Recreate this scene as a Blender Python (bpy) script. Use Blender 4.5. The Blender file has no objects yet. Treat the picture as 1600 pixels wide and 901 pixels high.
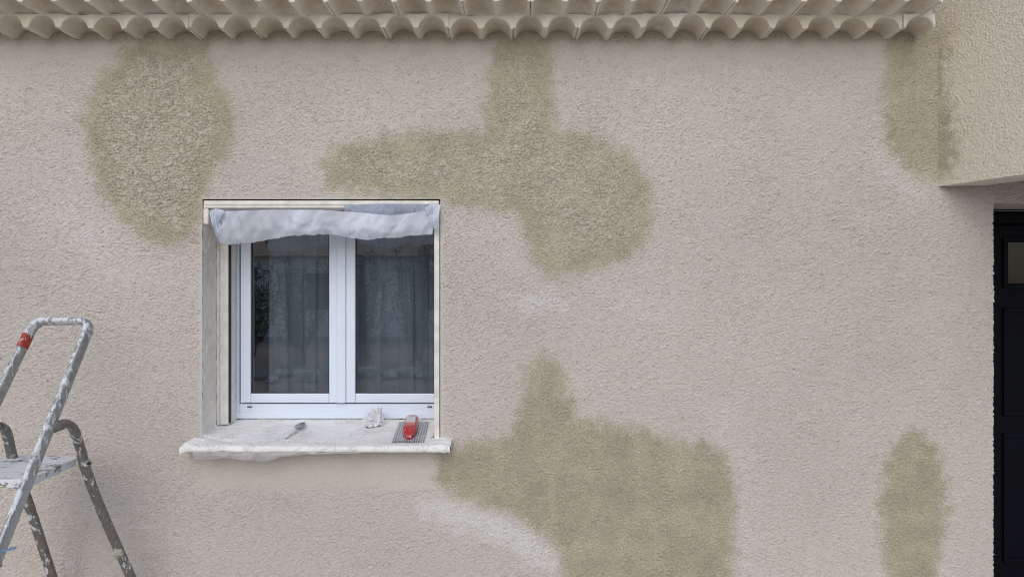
import bpy, bmesh, math, random
import numpy as np
from mathutils import Vector
R = math.radians
random.seed(7)
scene = bpy.context.scene
COL = scene.collection

# ------------------------------------------------------------------ camera
CAMZ, CAMD, FPX = 1.6, 3.24, 1080.0
cam_d = bpy.data.cameras.new('camera'); cam = bpy.data.objects.new('camera', cam_d); COL.objects.link(cam)
cam.location = (0, -CAMD, CAMZ); cam.rotation_euler = (R(90), 0, 0)
cam_d.sensor_width = 36; cam_d.lens = FPX / 1600 * 36; cam_d.clip_start = .05; cam_d.clip_end = 300
scene.camera = cam

# ------------------------------------------------------------------ sky, sun, exposure
SUN_EL, SUN_AZ = 35, 187          # azimuth clockwise from +Y: in front of the wall, a little to the left
world = bpy.data.worlds.new('World'); scene.world = world; world.use_nodes = True
wn = world.node_tree.nodes; wl = world.node_tree.links
bgn = wn['Background']; sky = wn.new('ShaderNodeTexSky'); sky.sky_type = 'NISHITA'; sky.sun_disc = False
sky.sun_elevation = R(SUN_EL); sky.sun_rotation = R(SUN_AZ); sky.air_density = 1.0; sky.dust_density = 1.5; sky.ozone_density = 1.0
wl.new(sky.outputs[0], bgn.inputs[0]); bgn.inputs[1].default_value = .145
sd = bpy.data.lights.new('sun', 'SUN'); sun = bpy.data.objects.new('sun', sd); COL.objects.link(sun)
sd.energy = .6; sd.angle = R(55); sd.color = (1, .95, .87)
sv = Vector((math.sin(R(SUN_AZ)) * math.cos(R(SUN_EL)), math.cos(R(SUN_AZ)) * math.cos(R(SUN_EL)), math.sin(R(SUN_EL))))
sun.rotation_euler = sv.to_track_quat('Z', 'Y').to_euler()
scene.view_settings.view_transform = 'Standard'; scene.view_settings.look = 'None'
scene.view_settings.exposure = 0.2; scene.view_settings.gamma = 1
scene.render.engine = 'CYCLES'; scene.cycles.filter_width = 1.05

# ------------------------------------------------------------------ helpers
def fx(px, y=0.0): return (px - 800) * (CAMD + y) / FPX       # reading sizes off the photograph at depth y
def fz(py, y=0.0): return CAMZ + (450 - py) * (CAMD + y) / FPX

def smooth01(a, lo, hi):
    t = np.clip((a - lo) / (hi - lo), 0, 1); return t * t * (3 - 2 * t)

def band(shape, res, wl, bw=.45, aniso=1.0, seed=0):
    """random field with its energy round wavelength wl (metres); aniso > 1 stretches it sideways"""
    r = np.random.default_rng(seed)
    f = np.fft.rfft2(r.standard_normal(shape))
    kz = np.fft.fftfreq(shape[0], res)[:, None]; kx = np.fft.rfftfreq(shape[1], res)[None, :]
    k = np.sqrt((kx * aniso) ** 2 + kz ** 2) + 1e-6
    f *= np.exp(-(np.log(k * wl) / bw) ** 2)
    o = np.fft.irfft2(f, s=shape); return o / o.std()

def new_obj(name, me, mat=None, parent=None, smooth=False):
    o = bpy.data.objects.new(name, me); COL.objects.link(o)
    if mat: me.materials.append(mat)
    if parent: o.parent = parent
    if smooth: me.shade_smooth()
    return o

def pym(name, v, f, mat=None, parent=None, smooth=False):
    me = bpy.data.meshes.new(name); me.from_pydata([tuple(map(float, p)) for p in v], [], f); me.update()
    return new_obj(name, me, mat, parent, smooth)

def np_mesh(name, V, F, mat=None, parent=None, attrs=None, smooth=True):
    me = bpy.data.meshes.new(name)
    me.vertices.add(len(V)); me.vertices.foreach_set('co', V.astype(np.float32).ravel())
    n = len(F); me.loops.add(n * 4); me.polygons.add(n)
    me.loops.foreach_set('vertex_index', F.astype(np.int32).ravel())
    me.polygons.foreach_set('loop_start', np.arange(0, n * 4, 4, dtype=np.int32))
    me.update(calc_edges=True)
    for k, a in (attrs or {}).items():
        at = me.attributes.new(k, 'FLOAT', 'POINT'); at.data.foreach_set('value', a.astype(np.float32).ravel())
    return new_obj(name, me, mat, parent, smooth)

def grid_faces(nv, nu, keep=None, flip=False):
    i = np.arange(nv * nu).reshape(nv, nu)
    a, b, c, d = i[:-1, :-1], i[:-1, 1:], i[1:, 1:], i[1:, :-1]
    F = np.stack([a, b, c, d] if not flip else [a, d, c, b], -1)
    if keep is not None: F = F[keep]
    return F.reshape(-1, 4)

class MB:
    """collects shapes into one mesh"""
    def __init__(s): s.v = []; s.f = []
    def add(s, v, f):
        b = len(s.v); s.v += [tuple(map(float, p)) for p in v]; s.f += [tuple(b + i for i in q) for q in f]; return s
    def box(s, x0, x1, y0, y1, z0, z1):
        v = [(x, y, z) for x in (x0, x1) for y in (y0, y1) for z in (z0, z1)]
        return s.add(v, [(0, 1, 3, 2), (4, 6, 7, 5), (0, 4, 5, 1), (2, 3, 7, 6), (0, 2, 6, 4), (1, 5, 7, 3)])
    def sweep(s, path, prof, up=(0, 1, 0), closed_ends=True):
        P = [Vector(p) for p in path]; n = len(P); m = len(prof); rings = []
        for i in range(n):
            t = (P[min(i + 1, n - 1)] - P[max(i - 1, 0)]).normalized()
            u = Vector(up); a = t.cross(u)
            if a.length < 1e-4: a = t.cross(Vector((0, 0, 1)))
            a.normalize(); b = a.cross(t).normalized()
            rings += [P[i] + a * q[0] + b * q[1] for q in prof]
        f = []
        for i in range(n - 1):
            for j in range(m):
                k = (j + 1) % m
                f.append((i * m + j, i * m + k, (i + 1) * m + k, (i + 1) * m + j))
        if closed_ends: f += [tuple(range(m))[::-1], tuple(range((n - 1) * m, n * m))]
        return s.add(rings, f)
    def build(s, name, mat=None, parent=None, smooth=False, bevel=0, seg=2, loc=None, sharp=None):
        v = s.v
        if loc: v = [(a - loc[0], b - loc[1], c - loc[2]) for a, b, c in v]
        me = bpy.data.meshes.new(name); me.from_pydata(v, [], s.f)
        bm = bmesh.new(); bm.from_mesh(me); bmesh.ops.recalc_face_normals(bm, faces=bm.faces)
        bm.to_mesh(me); bm.free(); me.update()
        o = new_obj(name, me, mat, parent, smooth)
        if loc: o.location = loc
        if bevel:
            b = o.modifiers.new('bevel', 'BEVEL'); b.width = bevel; b.segments = seg; b.limit_method = 'ANGLE'; b.angle_limit = R(35)
            me.shade_smooth(); w = o.modifiers.new('wn', 'WEIGHTED_NORMAL'); w.keep_sharp = True
        return o

def bez(pts, n=8):
    """Catmull-Rom through points"""
    P = [Vector(p) for p in pts]; P = [P[0] * 2 - P[1]] + P + [P[-1] * 2 - P[-2]]; out = []
    for i in range(1, len(P) - 2):
        for k in range(n):
            t = k / n
            out.append(.5 * ((2 * P[i]) + (P[i + 1] - P[i - 1]) * t + (2 * P[i - 1] - 5 * P[i] + 4 * P[i + 1] - P[i + 2]) * t * t
                       + (3 * P[i] - P[i - 1] - 3 * P[i + 1] + P[i + 2]) * t ** 3))
    out.append(P[-2]); return out

def tag(o, label=None, cat=None, group=None, kind=None):
    if label: o['label'] = label
    if cat: o['category'] = cat
    if group: o['group'] = group
    if kind: o['kind'] = kind
    return o
def empty(name, loc=(0, 0, 0)):
    o = bpy.data.objects.new(name, None); COL.objects.link(o); o.location = loc; o.empty_display_size = .1; return o
def relocate(root, loc):
    """give an empty its base point after its parts were built in world coordinates"""
    root.location = loc
    for c in root.children: c.location = Vector(c.location) - Vector(loc)

# ------------------------------------------------------------------ materials
class NT:
    def __init__(s, name):
        s.m = bpy.data.materials.new(name); s.m.use_nodes = True; s.t = s.m.node_tree; s.n = s.t.nodes; s.l = s.t.links
        s.p = s.n['Principled BSDF']; s.out = s.n['Material Output']
    def new(s, t, **k):
        o = s.n.new(t)
        for a, b in k.items(): setattr(o, a, b)
        return o
    def lk(s, a, b): s.l.new(a, b)
    def coord(s): return s.new('ShaderNodeTexCoord').outputs['Object']
    def noise(s, scale, detail=4, rough=.55, vec=None, stretch=None):
        n = s.new('ShaderNodeTexNoise'); n.inputs['Scale'].default_value = scale; n.inputs['Detail'].default_value = detail
        n.inputs['Roughness'].default_value = rough
        v = vec or s.coord()
        if stretch:
            mp = s.new('ShaderNodeMapping'); mp.inputs['Scale'].default_value = stretch; s.lk(v, mp.inputs[0]); v = mp.outputs[0]
        s.lk(v, n.inputs['Vector']); return n.outputs['Fac']
    def rng(s, v, a, b, c=0, d=1, smooth=True):
        n = s.new('ShaderNodeMapRange'); n.interpolation_type = 'SMOOTHSTEP' if smooth else 'LINEAR'
        for i, q in enumerate((a, b, c, d)): n.inputs[i + 1].default_value = q
        s.lk(v, n.inputs[0]); return n.outputs[0]
    def mix(s, f, a, b, mode='MIX'):
        n = s.new('ShaderNodeMix', data_type='RGBA', blend_type=mode)
        for sock, q in ((n.inputs[0], f), (n.inputs[6], a), (n.inputs[7], b)):
            if isinstance(q, (int, float)): sock.default_value = q
            elif isinstance(q, tuple): sock.default_value = (*q, 1)
            else: s.lk(q, sock)
        return n.outputs[2]
    def math(s, op, a, b=None, c=None):
        n = s.new('ShaderNodeMath', operation=op)
        for i, q in enumerate((a, b, c)):
            if q is None: continue
            if isinstance(q, (int, float)): n.inputs[i].default_value = q
            else: s.lk(q, n.inputs[i])
        return n.outputs[0]
    def attr(s, name): return s.new('ShaderNodeAttribute', attribute_name=name).outputs['Fac']
    def bump(s, h, dist, strength=1):
        n = s.new('ShaderNodeBump'); n.inputs['Distance'].default_value = dist; n.inputs['Strength'].default_value = strength
        s.lk(h, n.inputs['Height']); s.lk(n.outputs[0], s.p.inputs['Normal'])
    def base(s, c):
        if isinstance(c, tuple): s.p.inputs['Base Color'].default_value = (*c, 1)
        else: s.lk(c, s.p.inputs['Base Color'])
    def set(s, **k):
        for a, b in k.items():
            q = s.p.inputs[a.replace('_', ' ')]
            if isinstance(b, (int, float, tuple)): q.default_value = b
            else: s.lk(b, q)

def simple(name, c, rough=.6, metal=0, var=.0, scale=30, bump=0, bscale=200, **k):
    t = NT(name); t.set(Roughness=rough, Metallic=metal, **k)
    if var:
        f = t.noise(scale); lo = tuple(x * (1 - var) for x in c); hi = tuple(min(1, x * (1 + var)) for x in c)
        t.base(t.mix(t.rng(f, .3, .7), lo, hi))
    else: t.base(c)
    if bump: t.bump(t.noise(bscale, 3), bump)
    return t.m

PAINT = (.604, .562, .525); OCHRE = (.475, .445, .345); FRESH = (.71, .70, .70)
def render_mat(name, paint=PAINT, warm=0.0):
    t = NT(name)
    och, wht, hg = t.attr('ochre'), t.attr('white'), t.attr('hgt')
    co = t.coord()
    big = t.rng(t.noise(.9, 3, .5, co), .3, .7)
    pc = t.mix(big, tuple(a * .95 for a in paint), tuple(min(1, a * 1.05) for a in paint))
    fine = t.rng(t.noise(120, 3, .6, co), .25, .75)
    pc = t.mix(t.math('MULTIPLY', wht, .85), pc, FRESH)
    pc = t.mix(t.rng(hg, -.25, -1.0, 0, .40), pc, tuple(a * .9 for a in OCHRE))      # pits the new paint missed
    oc = t.mix(t.rng(t.noise(7, 4, .6, co), .3, .7), tuple(a * .88 for a in OCHRE), tuple(a * 1.1 for a in OCHRE))
    # overspray: new paint caught on the high grains only
    f = t.math('ADD', och, t.math('MULTIPLY', t.math('MULTIPLY', t.math('SUBTRACT', fine, .5), .5), t.rng(och, 0, .35, .15, 1)))
    c = t.mix(t.rng(f, .05, .95, 0, 1, False), pc, oc)
    c = t.mix(t.rng(fine, .9, .1, 0, 1), c, t.mix(och, (.95, .94, .92), (.80, .77, .72)), 'MULTIPLY')
    spk = t.rng(t.noise(260, 2, .5, co), .70, .76)
    c = t.mix(t.math('MULTIPLY', spk, .35), c, (.16, .13, .10))
    t.base(c); t.set(Roughness=.92); t.p.inputs['Specular IOR Level'].default_value = .2
    t.bump(t.noise(210, 5, .7, co), .0030, .8)
    return t.m
M = {}
M['render'] = render_mat('roughcast_render')
M['render_porch'] = render_mat('roughcast_porch', (.74, .68, .57))
M['reveal'] = simple('smooth_plaster', (.80, .75, .69), .85, var=.08, scale=6, bump=.0008, bscale=150)
M['trim'] = simple('cream_trim', (.74, .71, .66), .7, var=.12, scale=14, bump=.0006, bscale=90)
M['pvc'] = simple('white_pvc', (.72, .80, .91), .35, var=.015, scale=3)
M['black'] = simple('black_rubber', (.015, .015, .018), .6)
M['alu_rail'] = simple('cream_rail', (.76, .74, .70), .5, var=.08, scale=20)
M['dark_paint'] = simple('dark_navy_paint', (.0022, .003, .007), .6, var=.2, scale=6)
M['inner'] = simple('inner_masonry', (.25, .22, .2), .9)
M['room'] = simple('room_plaster', (.35, .35, .36), .9)

def cornice_mat():
    t = NT('cornice_concrete'); co = t.coord()
    c = t.mix(t.rng(t.noise(9, 5, .6, co), .3, .72), (.84, .81, .76), (.74, .69, .61))
    c = t.mix(t.rng(t.noise(2.6, 3, .6, co), .35, .65, 0, .35), c, (.66, .58, .46))
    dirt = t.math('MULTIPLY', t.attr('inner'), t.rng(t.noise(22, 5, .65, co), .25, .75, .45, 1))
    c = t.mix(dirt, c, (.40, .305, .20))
    spk = t.rng(t.noise(170, 2, .5, co), .68, .74)
    c = t.mix(t.math('MULTIPLY', spk, .4), c, (.2, .15, .1))
    t.base(c); t.set(Roughness=.9); t.bump(t.noise(160, 4, .6, co), .0015, .5); return t.m
M['cornice'] = cornice_mat()

def sill_mat():
    t = NT('paint_covered_sill'); co = t.coord()
    c = t.mix(t.rng(t.noise(11, 5, .6, co), .3, .7), (.88, .88, .87), (.80, .79, .77))
    cr = t.noise(34, 5, .75, co, (1, 1.6, 1)); cr = t.math('ABSOLUTE', t.math('SUBTRACT', cr, .5))
    crack = t.math('MULTIPLY', t.rng(cr, 0, .022, 1, 0), t.rng(t.noise(7, 2, .5, co), .50, .56))
    c = t.mix(t.math('MULTIPLY', crack, .8), c, (.28, .25, .22))
    t.base(c); t.set(Roughness=.6); t.bump(t.noise(45, 6, .65, co, (.7, 1.5, 1)), .006, .8); return t.m
M['sill'] = sill_mat()

def splash_mat(name, metal, rough, paint=(.66, .67, .68), thr=.52, sc=26, met=.55, stretch=(1, 1, .4), side=0.0):
    t = NT(name); co = t.coord()
    m = t.mix(t.rng(t.noise(40, 4, .6, co), .3, .7), tuple(a * .75 for a in metal), metal)
    big = t.noise(6, 3, .5, co)
    f = t.math('ADD', t.noise(sc, 6, .68, co, stretch), t.math('MULTIPLY', t.math('SUBTRACT', big, .5), .45))
    gn = t.new('ShaderNodeNewGeometry'); sx = t.new('ShaderNodeSeparateXYZ'); t.lk(gn.outputs['Normal'], sx.inputs[0])
    f = t.math('ADD', f, t.math('MULTIPLY', t.math('ADD', sx.outputs['Y'], t.math('MULTIPLY', sx.outputs['X'], .9)), -side))
    f = t.rng(f, thr, thr + .035)
    t.base(t.mix(f, m, paint)); t.set(Metallic=t.math('MULTIPLY', t.math('SUBTRACT', 1.0, f), met))
    t.set(Roughness=t.rng(f, 0, 1, rough, .75, False)); t.bump(f, .0012, .6); return t.m
M['ladder_front'] = splash_mat('splashed_aluminium', (.40, .40, .39), .42, paint=(.68, .71, .76), thr=.515, sc=55, side=.055)
M['ladder_leg'] = splash_mat('splashed_grey_tube', (.25, .24, .225), .5, thr=.595, sc=58, side=.03)
M['ladder_step'] = splash_mat('splashed_tread', (.30, .30, .29), .55, paint=(.74, .76, .78), thr=.40, sc=30, stretch=(.5, 1.4, 1))

def film_mat(name, col, dens, seed=0):
    t = NT(name); t.n.remove(t.p); co = t.coord()
    tr = t.new('ShaderNodeBsdfTransparent'); tl = t.new('ShaderNodeBsdfTranslucent'); df = t.new('ShaderNodeBsdfDiffuse'); gl = t.new('ShaderNodeBsdfGlossy')
    vr = t.new('ShaderNodeMapping'); vr.inputs['Rotation'].default_value = (0, R(-32), 0); t.lk(co, vr.inputs[0])
    streak = t.rng(t.noise(1.0, 3, .6, vr.outputs[0], (13, 1, 2.6)), .34, .68)
    cc = t.mix(streak, tuple(a * .93 for a in col), tuple(min(1, a * 1.08) for a in col))
    for q in (tl, df): t.lk(cc, q.inputs['Color'])
    gl.inputs['Roughness'].default_value = .42
    b = t.new('ShaderNodeBump'); b.inputs['Distance'].default_value = .001; b.inputs['Strength'].default_value = .35
    t.lk(t.noise(30, 4, .55, co), b.inputs['Height'])
    for q in (df, gl, tl): t.lk(b.outputs[0], q.inputs['Normal'])
    a = t.new('ShaderNodeMixShader'); a.inputs[0].default_value = .45; t.lk(df.outputs[0], a.inputs[1]); t.lk(tl.outputs[0], a.inputs[2])
    g = t.new('ShaderNodeMixShader'); g.inputs[0].default_value = .10; t.lk(a.outputs[0], g.inputs[1]); t.lk(gl.outputs[0], g.inputs[2])
    x = t.new('ShaderNodeMixShader'); t.lk(tr.outputs[0], x.inputs[1]); t.lk(g.outputs[0], x.inputs[2])
    spots = t.rng(t.noise(120, 3, .6, co), .66, .70)
    d = t.rng(t.noise(7, 4, .6, co, (1, 1, .35)), .3, .7, dens - .12, dens + .12)
    d = t.math('ADD', t.math('ADD', d, t.math('MULTIPLY', t.attr('crease'), .18)), t.math('MULTIPLY', t.math('SUBTRACT', streak, .5), .16))
    t.lk(t.math('MAXIMUM', d, t.math('MULTIPLY', spots, .95)), x.inputs[0])
    t.lk(x.outputs[0], t.out.inputs[0]); return t.m
M['film'] = film_mat('hazy_plastic_film', (.74, .79, .88), .74)
M['film_blue'] = film_mat('thin_plastic_film', (.42, .50, .66), .55)
M['film_scrap'] = film_mat('dusty_plastic_film', (.66, .65, .66), .55)

def glass_mat():
    t = NT('window_glass'); t.n.remove(t.p)
    fr = t.new('ShaderNodeFresnel'); fr.inputs[0].default_value = 1.6
    gl = t.new('ShaderNodeBsdfGlossy'); gl.inputs['Roughness'].default_value = .0
    tr = t.new('ShaderNodeBsdfTransparent'); tr.inputs[0].default_value = (.95, .97, .985, 1)
    x = t.new('ShaderNodeMixShader'); t.lk(t.math('MULTIPLY', fr.outputs[0], 3.3), x.inputs[0])
    t.lk(tr.outputs[0], x.inputs[1]); t.lk(gl.outputs[0], x.inputs[2]); t.lk(x.outputs[0], t.out.inputs[0]); return t.m
M['glass'] = glass_mat()
M['dark_paint'].node_tree.nodes['Principled BSDF'].inputs['Specular IOR Level'].default_value = .12
M['dark_glass'] = simple('dark_glass', (.008, .010, .012), .1)
M['dark_glass'].node_tree.nodes['Principled BSDF'].inputs['Specular IOR Level'].default_value = .3
def curtain_mat():
    t = NT('sheer_curtain'); t.n.remove(t.p)
    df = t.new('ShaderNodeBsdfDiffuse'); df.inputs[0].default_value = (.74, .87, .97, 1)
    tl = t.new('ShaderNodeBsdfTranslucent'); tl.inputs[0].default_value = (.74, .87, .97, 1)
    tr = t.new('ShaderNodeBsdfTransparent')
    a = t.new('ShaderNodeMixShader'); a.inputs[0].default_value = .4; t.lk(df.outputs[0], a.inputs[1]); t.lk(tl.outputs[0], a.inputs[2])
    lw = t.new('ShaderNodeLayerWeight'); lw.inputs[0].default_value = .45
    x = t.new('ShaderNodeMixShader'); t.lk(t.rng(lw.outputs['Facing'], 0, 1, .66, .98), x.inputs[0])
    t.lk(tr.outputs[0], x.inputs[1]); t.lk(a.outputs[0], x.inputs[2]); t.lk(x.outputs[0], t.out.inputs[0]); return t.m
M['curtain'] = curtain_mat()

# ------------------------------------------------------------------ setting
def ground():
    t = NT('gravel_ground'); co = t.coord()
    c = t.mix(t.rng(t.noise(3, 6, .7, co), .3, .7), (.34, .29, .23), (.24, .20, .15))
    c = t.mix(t.rng(t.noise(60, 3, .6, co), .4, .7), c, (.42, .38, .32)); t.base(c); t.set(Roughness=.95)
    t.bump(t.noise(60, 4, .6, co), .01)
    me = bpy.data.meshes.new('ground'); bm = bmesh.new(); bmesh.ops.create_grid(bm, x_segments=2, y_segments=2, size=140); bm.to_mesh(me); bm.free()
    tag(new_obj('ground', me, t.m), kind='structure')
    t = NT('terrace_concrete'); co = t.coord()
    t.base(t.mix(t.rng(t.noise(5, 5, .6, co), .3, .7), (.52, .46, .39), (.60, .54, .46))); t.set(Roughness=.9); t.bump(t.noise(120, 3, .6, co), .002)
    tag(MB().box(-6, 6, -3.9, -.012, .004, .06).build('terrace', t.m, bevel=.01), kind='structure')
ground()

# ------------------------------------------------------------------ the house
house = empty('house')
tag(house, 'pale roughcast house wall with ochre unpainted patches and scalloped tile cornice', 'house')

OX0, OX1, OZ0, OZ1 = -1.452, -.336, .894, 2.018      # window opening
DX0, DZ1 = 2.256, 2.000                              # door opening
PATCH = dict(
 a=[(200,62),(335,62),(328,100),(337,130),(357,150),(370,185),(364,215),(352,245),(336,262),(326,300),(312,350),(300,378),(262,384),(225,372),(192,345),(165,310),(146,270),(136,220),(131,185),(139,150),(155,122),(178,98)],
 b=[(772,55),(852,55),(862,130),(868,200),(935,213),(978,235),(1012,280),(1022,330),(1012,375),(985,400),(940,415),(890,428),(848,430),(830,400),(820,360),(805,335),(760,325),(700,318),(650,312),(580,304),(512,292),(506,250),(520,230),(560,220),(640,210),(720,205),(756,205),(762,150)],
 c=[(822,570),(850,552),(880,572),(890,620),(900,648),(960,662),(1010,674),(1060,690),(1112,695),(1137,720),(1147,760),(1143,1100),(875,1100),(880,870),(850,835),(800,802),(740,785),(700,768),(682,740),(688,708),(740,690),(798,675),(814,640),(820,600)],
 d=[(1384,72),(1400,52),(1520,40),(1520,292),(1440,280),(1402,245),(1384,220),(1379,150)],
 e=[(1398,692),(1430,668),(1460,692),(1478,740),(1479,800),(1467,880),(1450,960),(1396,960),(1381,870),(1372,800),(1380,740)])
HALO = [([(650,790),(690,770),(760,800),(830,825),(868,850),(872,885),(850,890),(790,850),(720,830),(680,815)], 14, .9),
        ([(815,458),(868,458),(872,480),(812,480)], 26, 1.0),
        ([(1360,240),(1376,225),(1400,262),(1440,290),(1450,305),(1410,300),(1380,275)], 16, .5),
        ([(690,320),(740,335),(790,345),(815,380),(820,430),(790,440),(770,380),(700,350)], 40, .45),
        ([(930,430),(1010,420),(1045,480),(980,500),(920,470)], 50, .3),
        ([(60,330),(120,250),(140,310),(190,380),(260,420),(200,440),(100,400)], 60, .5),
        ([(1080,640),(1140,640),(1180,720),(1180,900),(1160,900),(1150,740)], 40, .3),
        ([(1380,910),(1470,870),(1510,900),(1510,960),(1380,960)], 40, .5)]
def sdf(X, Z, poly):
    """signed distance to a polygon given in photo pixels, metres, inside positive"""
    P = np.array([(fx(a), fz(b)) for a, b in poly]); d = np.full(X.shape, 1e9); ins = np.zeros(X.shape, bool)
    for (ax, az), (bx, bz) in zip(P, np.roll(P, -1, 0)):
        ex, ez = bx - ax, bz - az; t = np.clip(((X - ax) * ex + (Z - az) * ez) / (ex * ex + ez * ez), 0, 1)
        d = np.minimum(d, np.hypot(X - ax - t * ex, Z - az - t * ez))
        c = ((az > Z) != (bz > Z)) & (X < (bx - ax) * (Z - az) / (bz - az + 1e-12) + ax); ins ^= c
    return np.where(ins, d, -d)

def grains(sh, res, cell, seed, aniso=1.1, warp=.35):
    """jittered cells: returns (distance to own seed / cell, border closeness, random value per cell)"""
    r = np.random.default_rng(seed); wx = band(sh, res, cell * 2.2, .6, 1, seed + 1) * cell * warp * .5; wz = band(sh, res, cell * 2.2, .6, 1, seed + 2) * cell * warp * .5
    gx = (np.arange(sh[1]) * res)[None, :] + wx; gz = (np.arange(sh[0]) * res)[:, None] + wz
    u = gx / (cell * aniso) + 3; v = gz / cell + 3; NX, NZ = int(sh[1] * res / (cell * aniso)) + 9, int(sh[0] * res / cell) + 9
    jx, jz, jr = r.uniform(.05, .95, (NZ, NX)), r.uniform(.05, .95, (NZ, NX)), r.uniform(0, 1, (NZ, NX))
    iu, iv = np.floor(u).astype(int), np.floor(v).astype(int); f1 = np.full(sh, 9.); f2 = np.full(sh, 9.); val = np.zeros(sh)
    for dz in (-1, 0, 1):
        for dx in (-1, 0, 1):
            a, b = np.clip(iu + dx, 0, NX - 1), np.clip(iv + dz, 0, NZ - 1)
            d = np.hypot(a + jx[b, a] - u, b + jz[b, a] - v)
            n = d < f1; f2 = np.where(n, f1, np.minimum(f2, d)); val = np.where(n, jr[b, a], val); f1 = np.where(n, d, f1)
    return f1, f2 - f1, val
def roughcast(shape, res, seed, coarse=0.0, fine=1.0):
    """heights (m) of sprayed roughcast: rounded grains of uneven size parted by broken crevices"""
    a1, e1, v1 = grains(shape, res, .0125, seed); a2, e2, v2 = grains(shape, res, .0140, seed + 20)
    n2 = band(shape, res, .05, .6, 1.1, seed + 1); br = band(shape, res, .018, 1.0, 1, seed + 3)
    fr = band(shape, res, .012, .9, 1, seed + 4)
    cr = smooth01(-e1, -.17, -.01) * smooth01(.45 * n2 + .9 * br, -.8, 1.2)
    dome = 1 - np.minimum(1, a1 * a1 * 1.4)
    hf = .0044 * dome * (.1 + v1) + .0017 * fr + .0003 * n2 - .0070 * cr
    cr2 = smooth01(-e2, -.34, -.03) * smooth01(n2 + .5 * br, -1.6, .3)
    dome2 = 1 - np.minimum(1, a2 * a2 * 1.5)
    hc = .0046 * dome2 * (.2 + v2) + .0018 * fr - .0048 * cr2 - .0012 * cr
    h = hf * (1 - coarse) * fine + hc * coarse
    c = np.clip(coarse * 1.0, 0, 1)
    hg = (v1 * dome - 1.2 * cr) * (1 - c) + (dome2 * (.3 + .7 * v2) - 1.3 * cr2) * c
    return h, np.clip(hg + .15 * fr, -1, 1.5)

def main_wall():
    res = .003
    xs = np.arange(-2.76, 2.7601, res); zs = np.arange(.0, 2.8201, res)
    xs = np.sort(np.append(xs[(np.abs(xs - DX0) > .0015) & (np.abs(xs - OX0) > .0015) & (np.abs(xs - OX1) > .0015)], [DX0, OX0, OX1]))
    zs = np.sort(np.append(zs[(np.abs(zs - DZ1) > .0015) & (np.abs(zs - OZ0) > .0015) & (np.abs(zs - OZ1) > .0015)], [DZ1, OZ0, OZ1]))
    X, Z = np.meshgrid(xs, zs); sh = X.shape
    wob = .009 * band(sh, res, .12, .6, 1, 50) + .005 * band(sh, res, .04, .6, 1, 51); grain = band(sh, res, .012, .5, 1, 52)
    S = {k: sdf(X, Z, p) for k, p in PATCH.items()}
    och = np.zeros(sh)
    soft = dict(a=.042, b=.042, c=.032, d=.028, e=.028)
    for k, s in S.items():
        s2 = s + wob + .017 * grain
        m = smooth01(s2, -soft[k], soft[k]); och = np.maximum(och, m)
    # partial overspray inside two of the patches
    ia = smooth01(S['a'] + wob, .05, .17) * smooth01(Z, fz(140), fz(180)) if False else smooth01(S['a'] + 2 * wob, .03, .13)
    ib = smooth01(S['b'] + wob, .02, .10) * smooth01(-X, fx(-1010), -fx(760)) if False else smooth01(S['b'] + 2 * wob, .03, .12)
    coarse = np.clip(.95 * smooth01(S['a'] + wob, -.03, .10) + .75 * smooth01(S['b'] + wob, -.03, .08) + .62 * smooth01(S['c'] + wob, -.03, .08) + .5 * smooth01(np.maximum(S['d'], S['e']) + wob, -.03, .05), 0, 1)
    gap = (X > OX0 - .02) & (X < OX1 + .02)
    fine = .88 + .04 * band(sh, res, .5, .6, 1, 60)
    under = smooth01(X, fx(305), fx(325)) * smooth01(-X, -fx(690), -fx(675)) * smooth01(Z, fz(775), fz(745)) * smooth01(-Z, -fz(700), -fz(706))
    fine = np.clip(fine * (1 - .75 * under) * (1 - .35 * smooth01(Z, fz(110), fz(64))), .15, 1.4)
    edge = np.minimum(1, np.minimum(np.abs(X - OX0), 9) / .01)
    H, hg = roughcast(sh, res, 11, coarse, fine)
    dr_ = np.maximum(np.maximum(OX0 - X, X - OX1), np.maximum(OZ0 - Z, Z - OZ1))
    H *= .12 + .88 * smooth01(np.abs(dr_), .0, .022)
    H += .0007 * band(sh, res, .25, .6, 1, 61)
    # new paint sits on the high grains inside patches a and b
    och = och * (1 - .72 * ia * smooth01(hg, .0, .5)); och = och * (1 - .58 * ib * smooth01(hg, .0, .5)) * (1 - .22 * smooth01(hg, .1, .6))
    strip = smooth01(Z + .008 * grain + .5 * wob, fz(71), fz(60)) * .62
    och = np.clip(np.maximum(och, strip) + .30 * under * smooth01(grain, .3, 1.5), 0, 1)
    wht = np.zeros(sh)
    for poly, soft_px, a in HALO:
        w = soft_px * .003; wht = np.maximum(wht, a * smooth01(sdf(X, Z, poly) + 1.5 * wob + .024 * grain, -w, w))
    wht = wht * (1 - .6 * och)
    # in-plane crumble along the opening edges
    Y = -H
    ring = np.exp(-(np.abs(X - DX0) / .012) ** 2)
    X2 = X + ring * .0008 * band(sh, res, .02, .5, 1, 71) + .0009 * band(sh, res, .018, .5, 1, 72) * ring
    V = np.stack([X2, Y, Z], -1).reshape(-1, 3)
    xc = (xs[:-1] + xs[1:]) / 2; zc = (zs[:-1] + zs[1:]) / 2; XC, ZC = np.meshgrid(xc, zc)
    keep = ~((XC > OX0) & (XC < OX1) & (ZC > OZ0) & (ZC < OZ1)) & ~((XC > DX0) & (ZC < DZ1))
    o = np_mesh('wall', V, grid_faces(*sh, keep), M['render'], house, dict(ochre=och, white=wht, hgt=hg))
main_wall()

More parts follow.
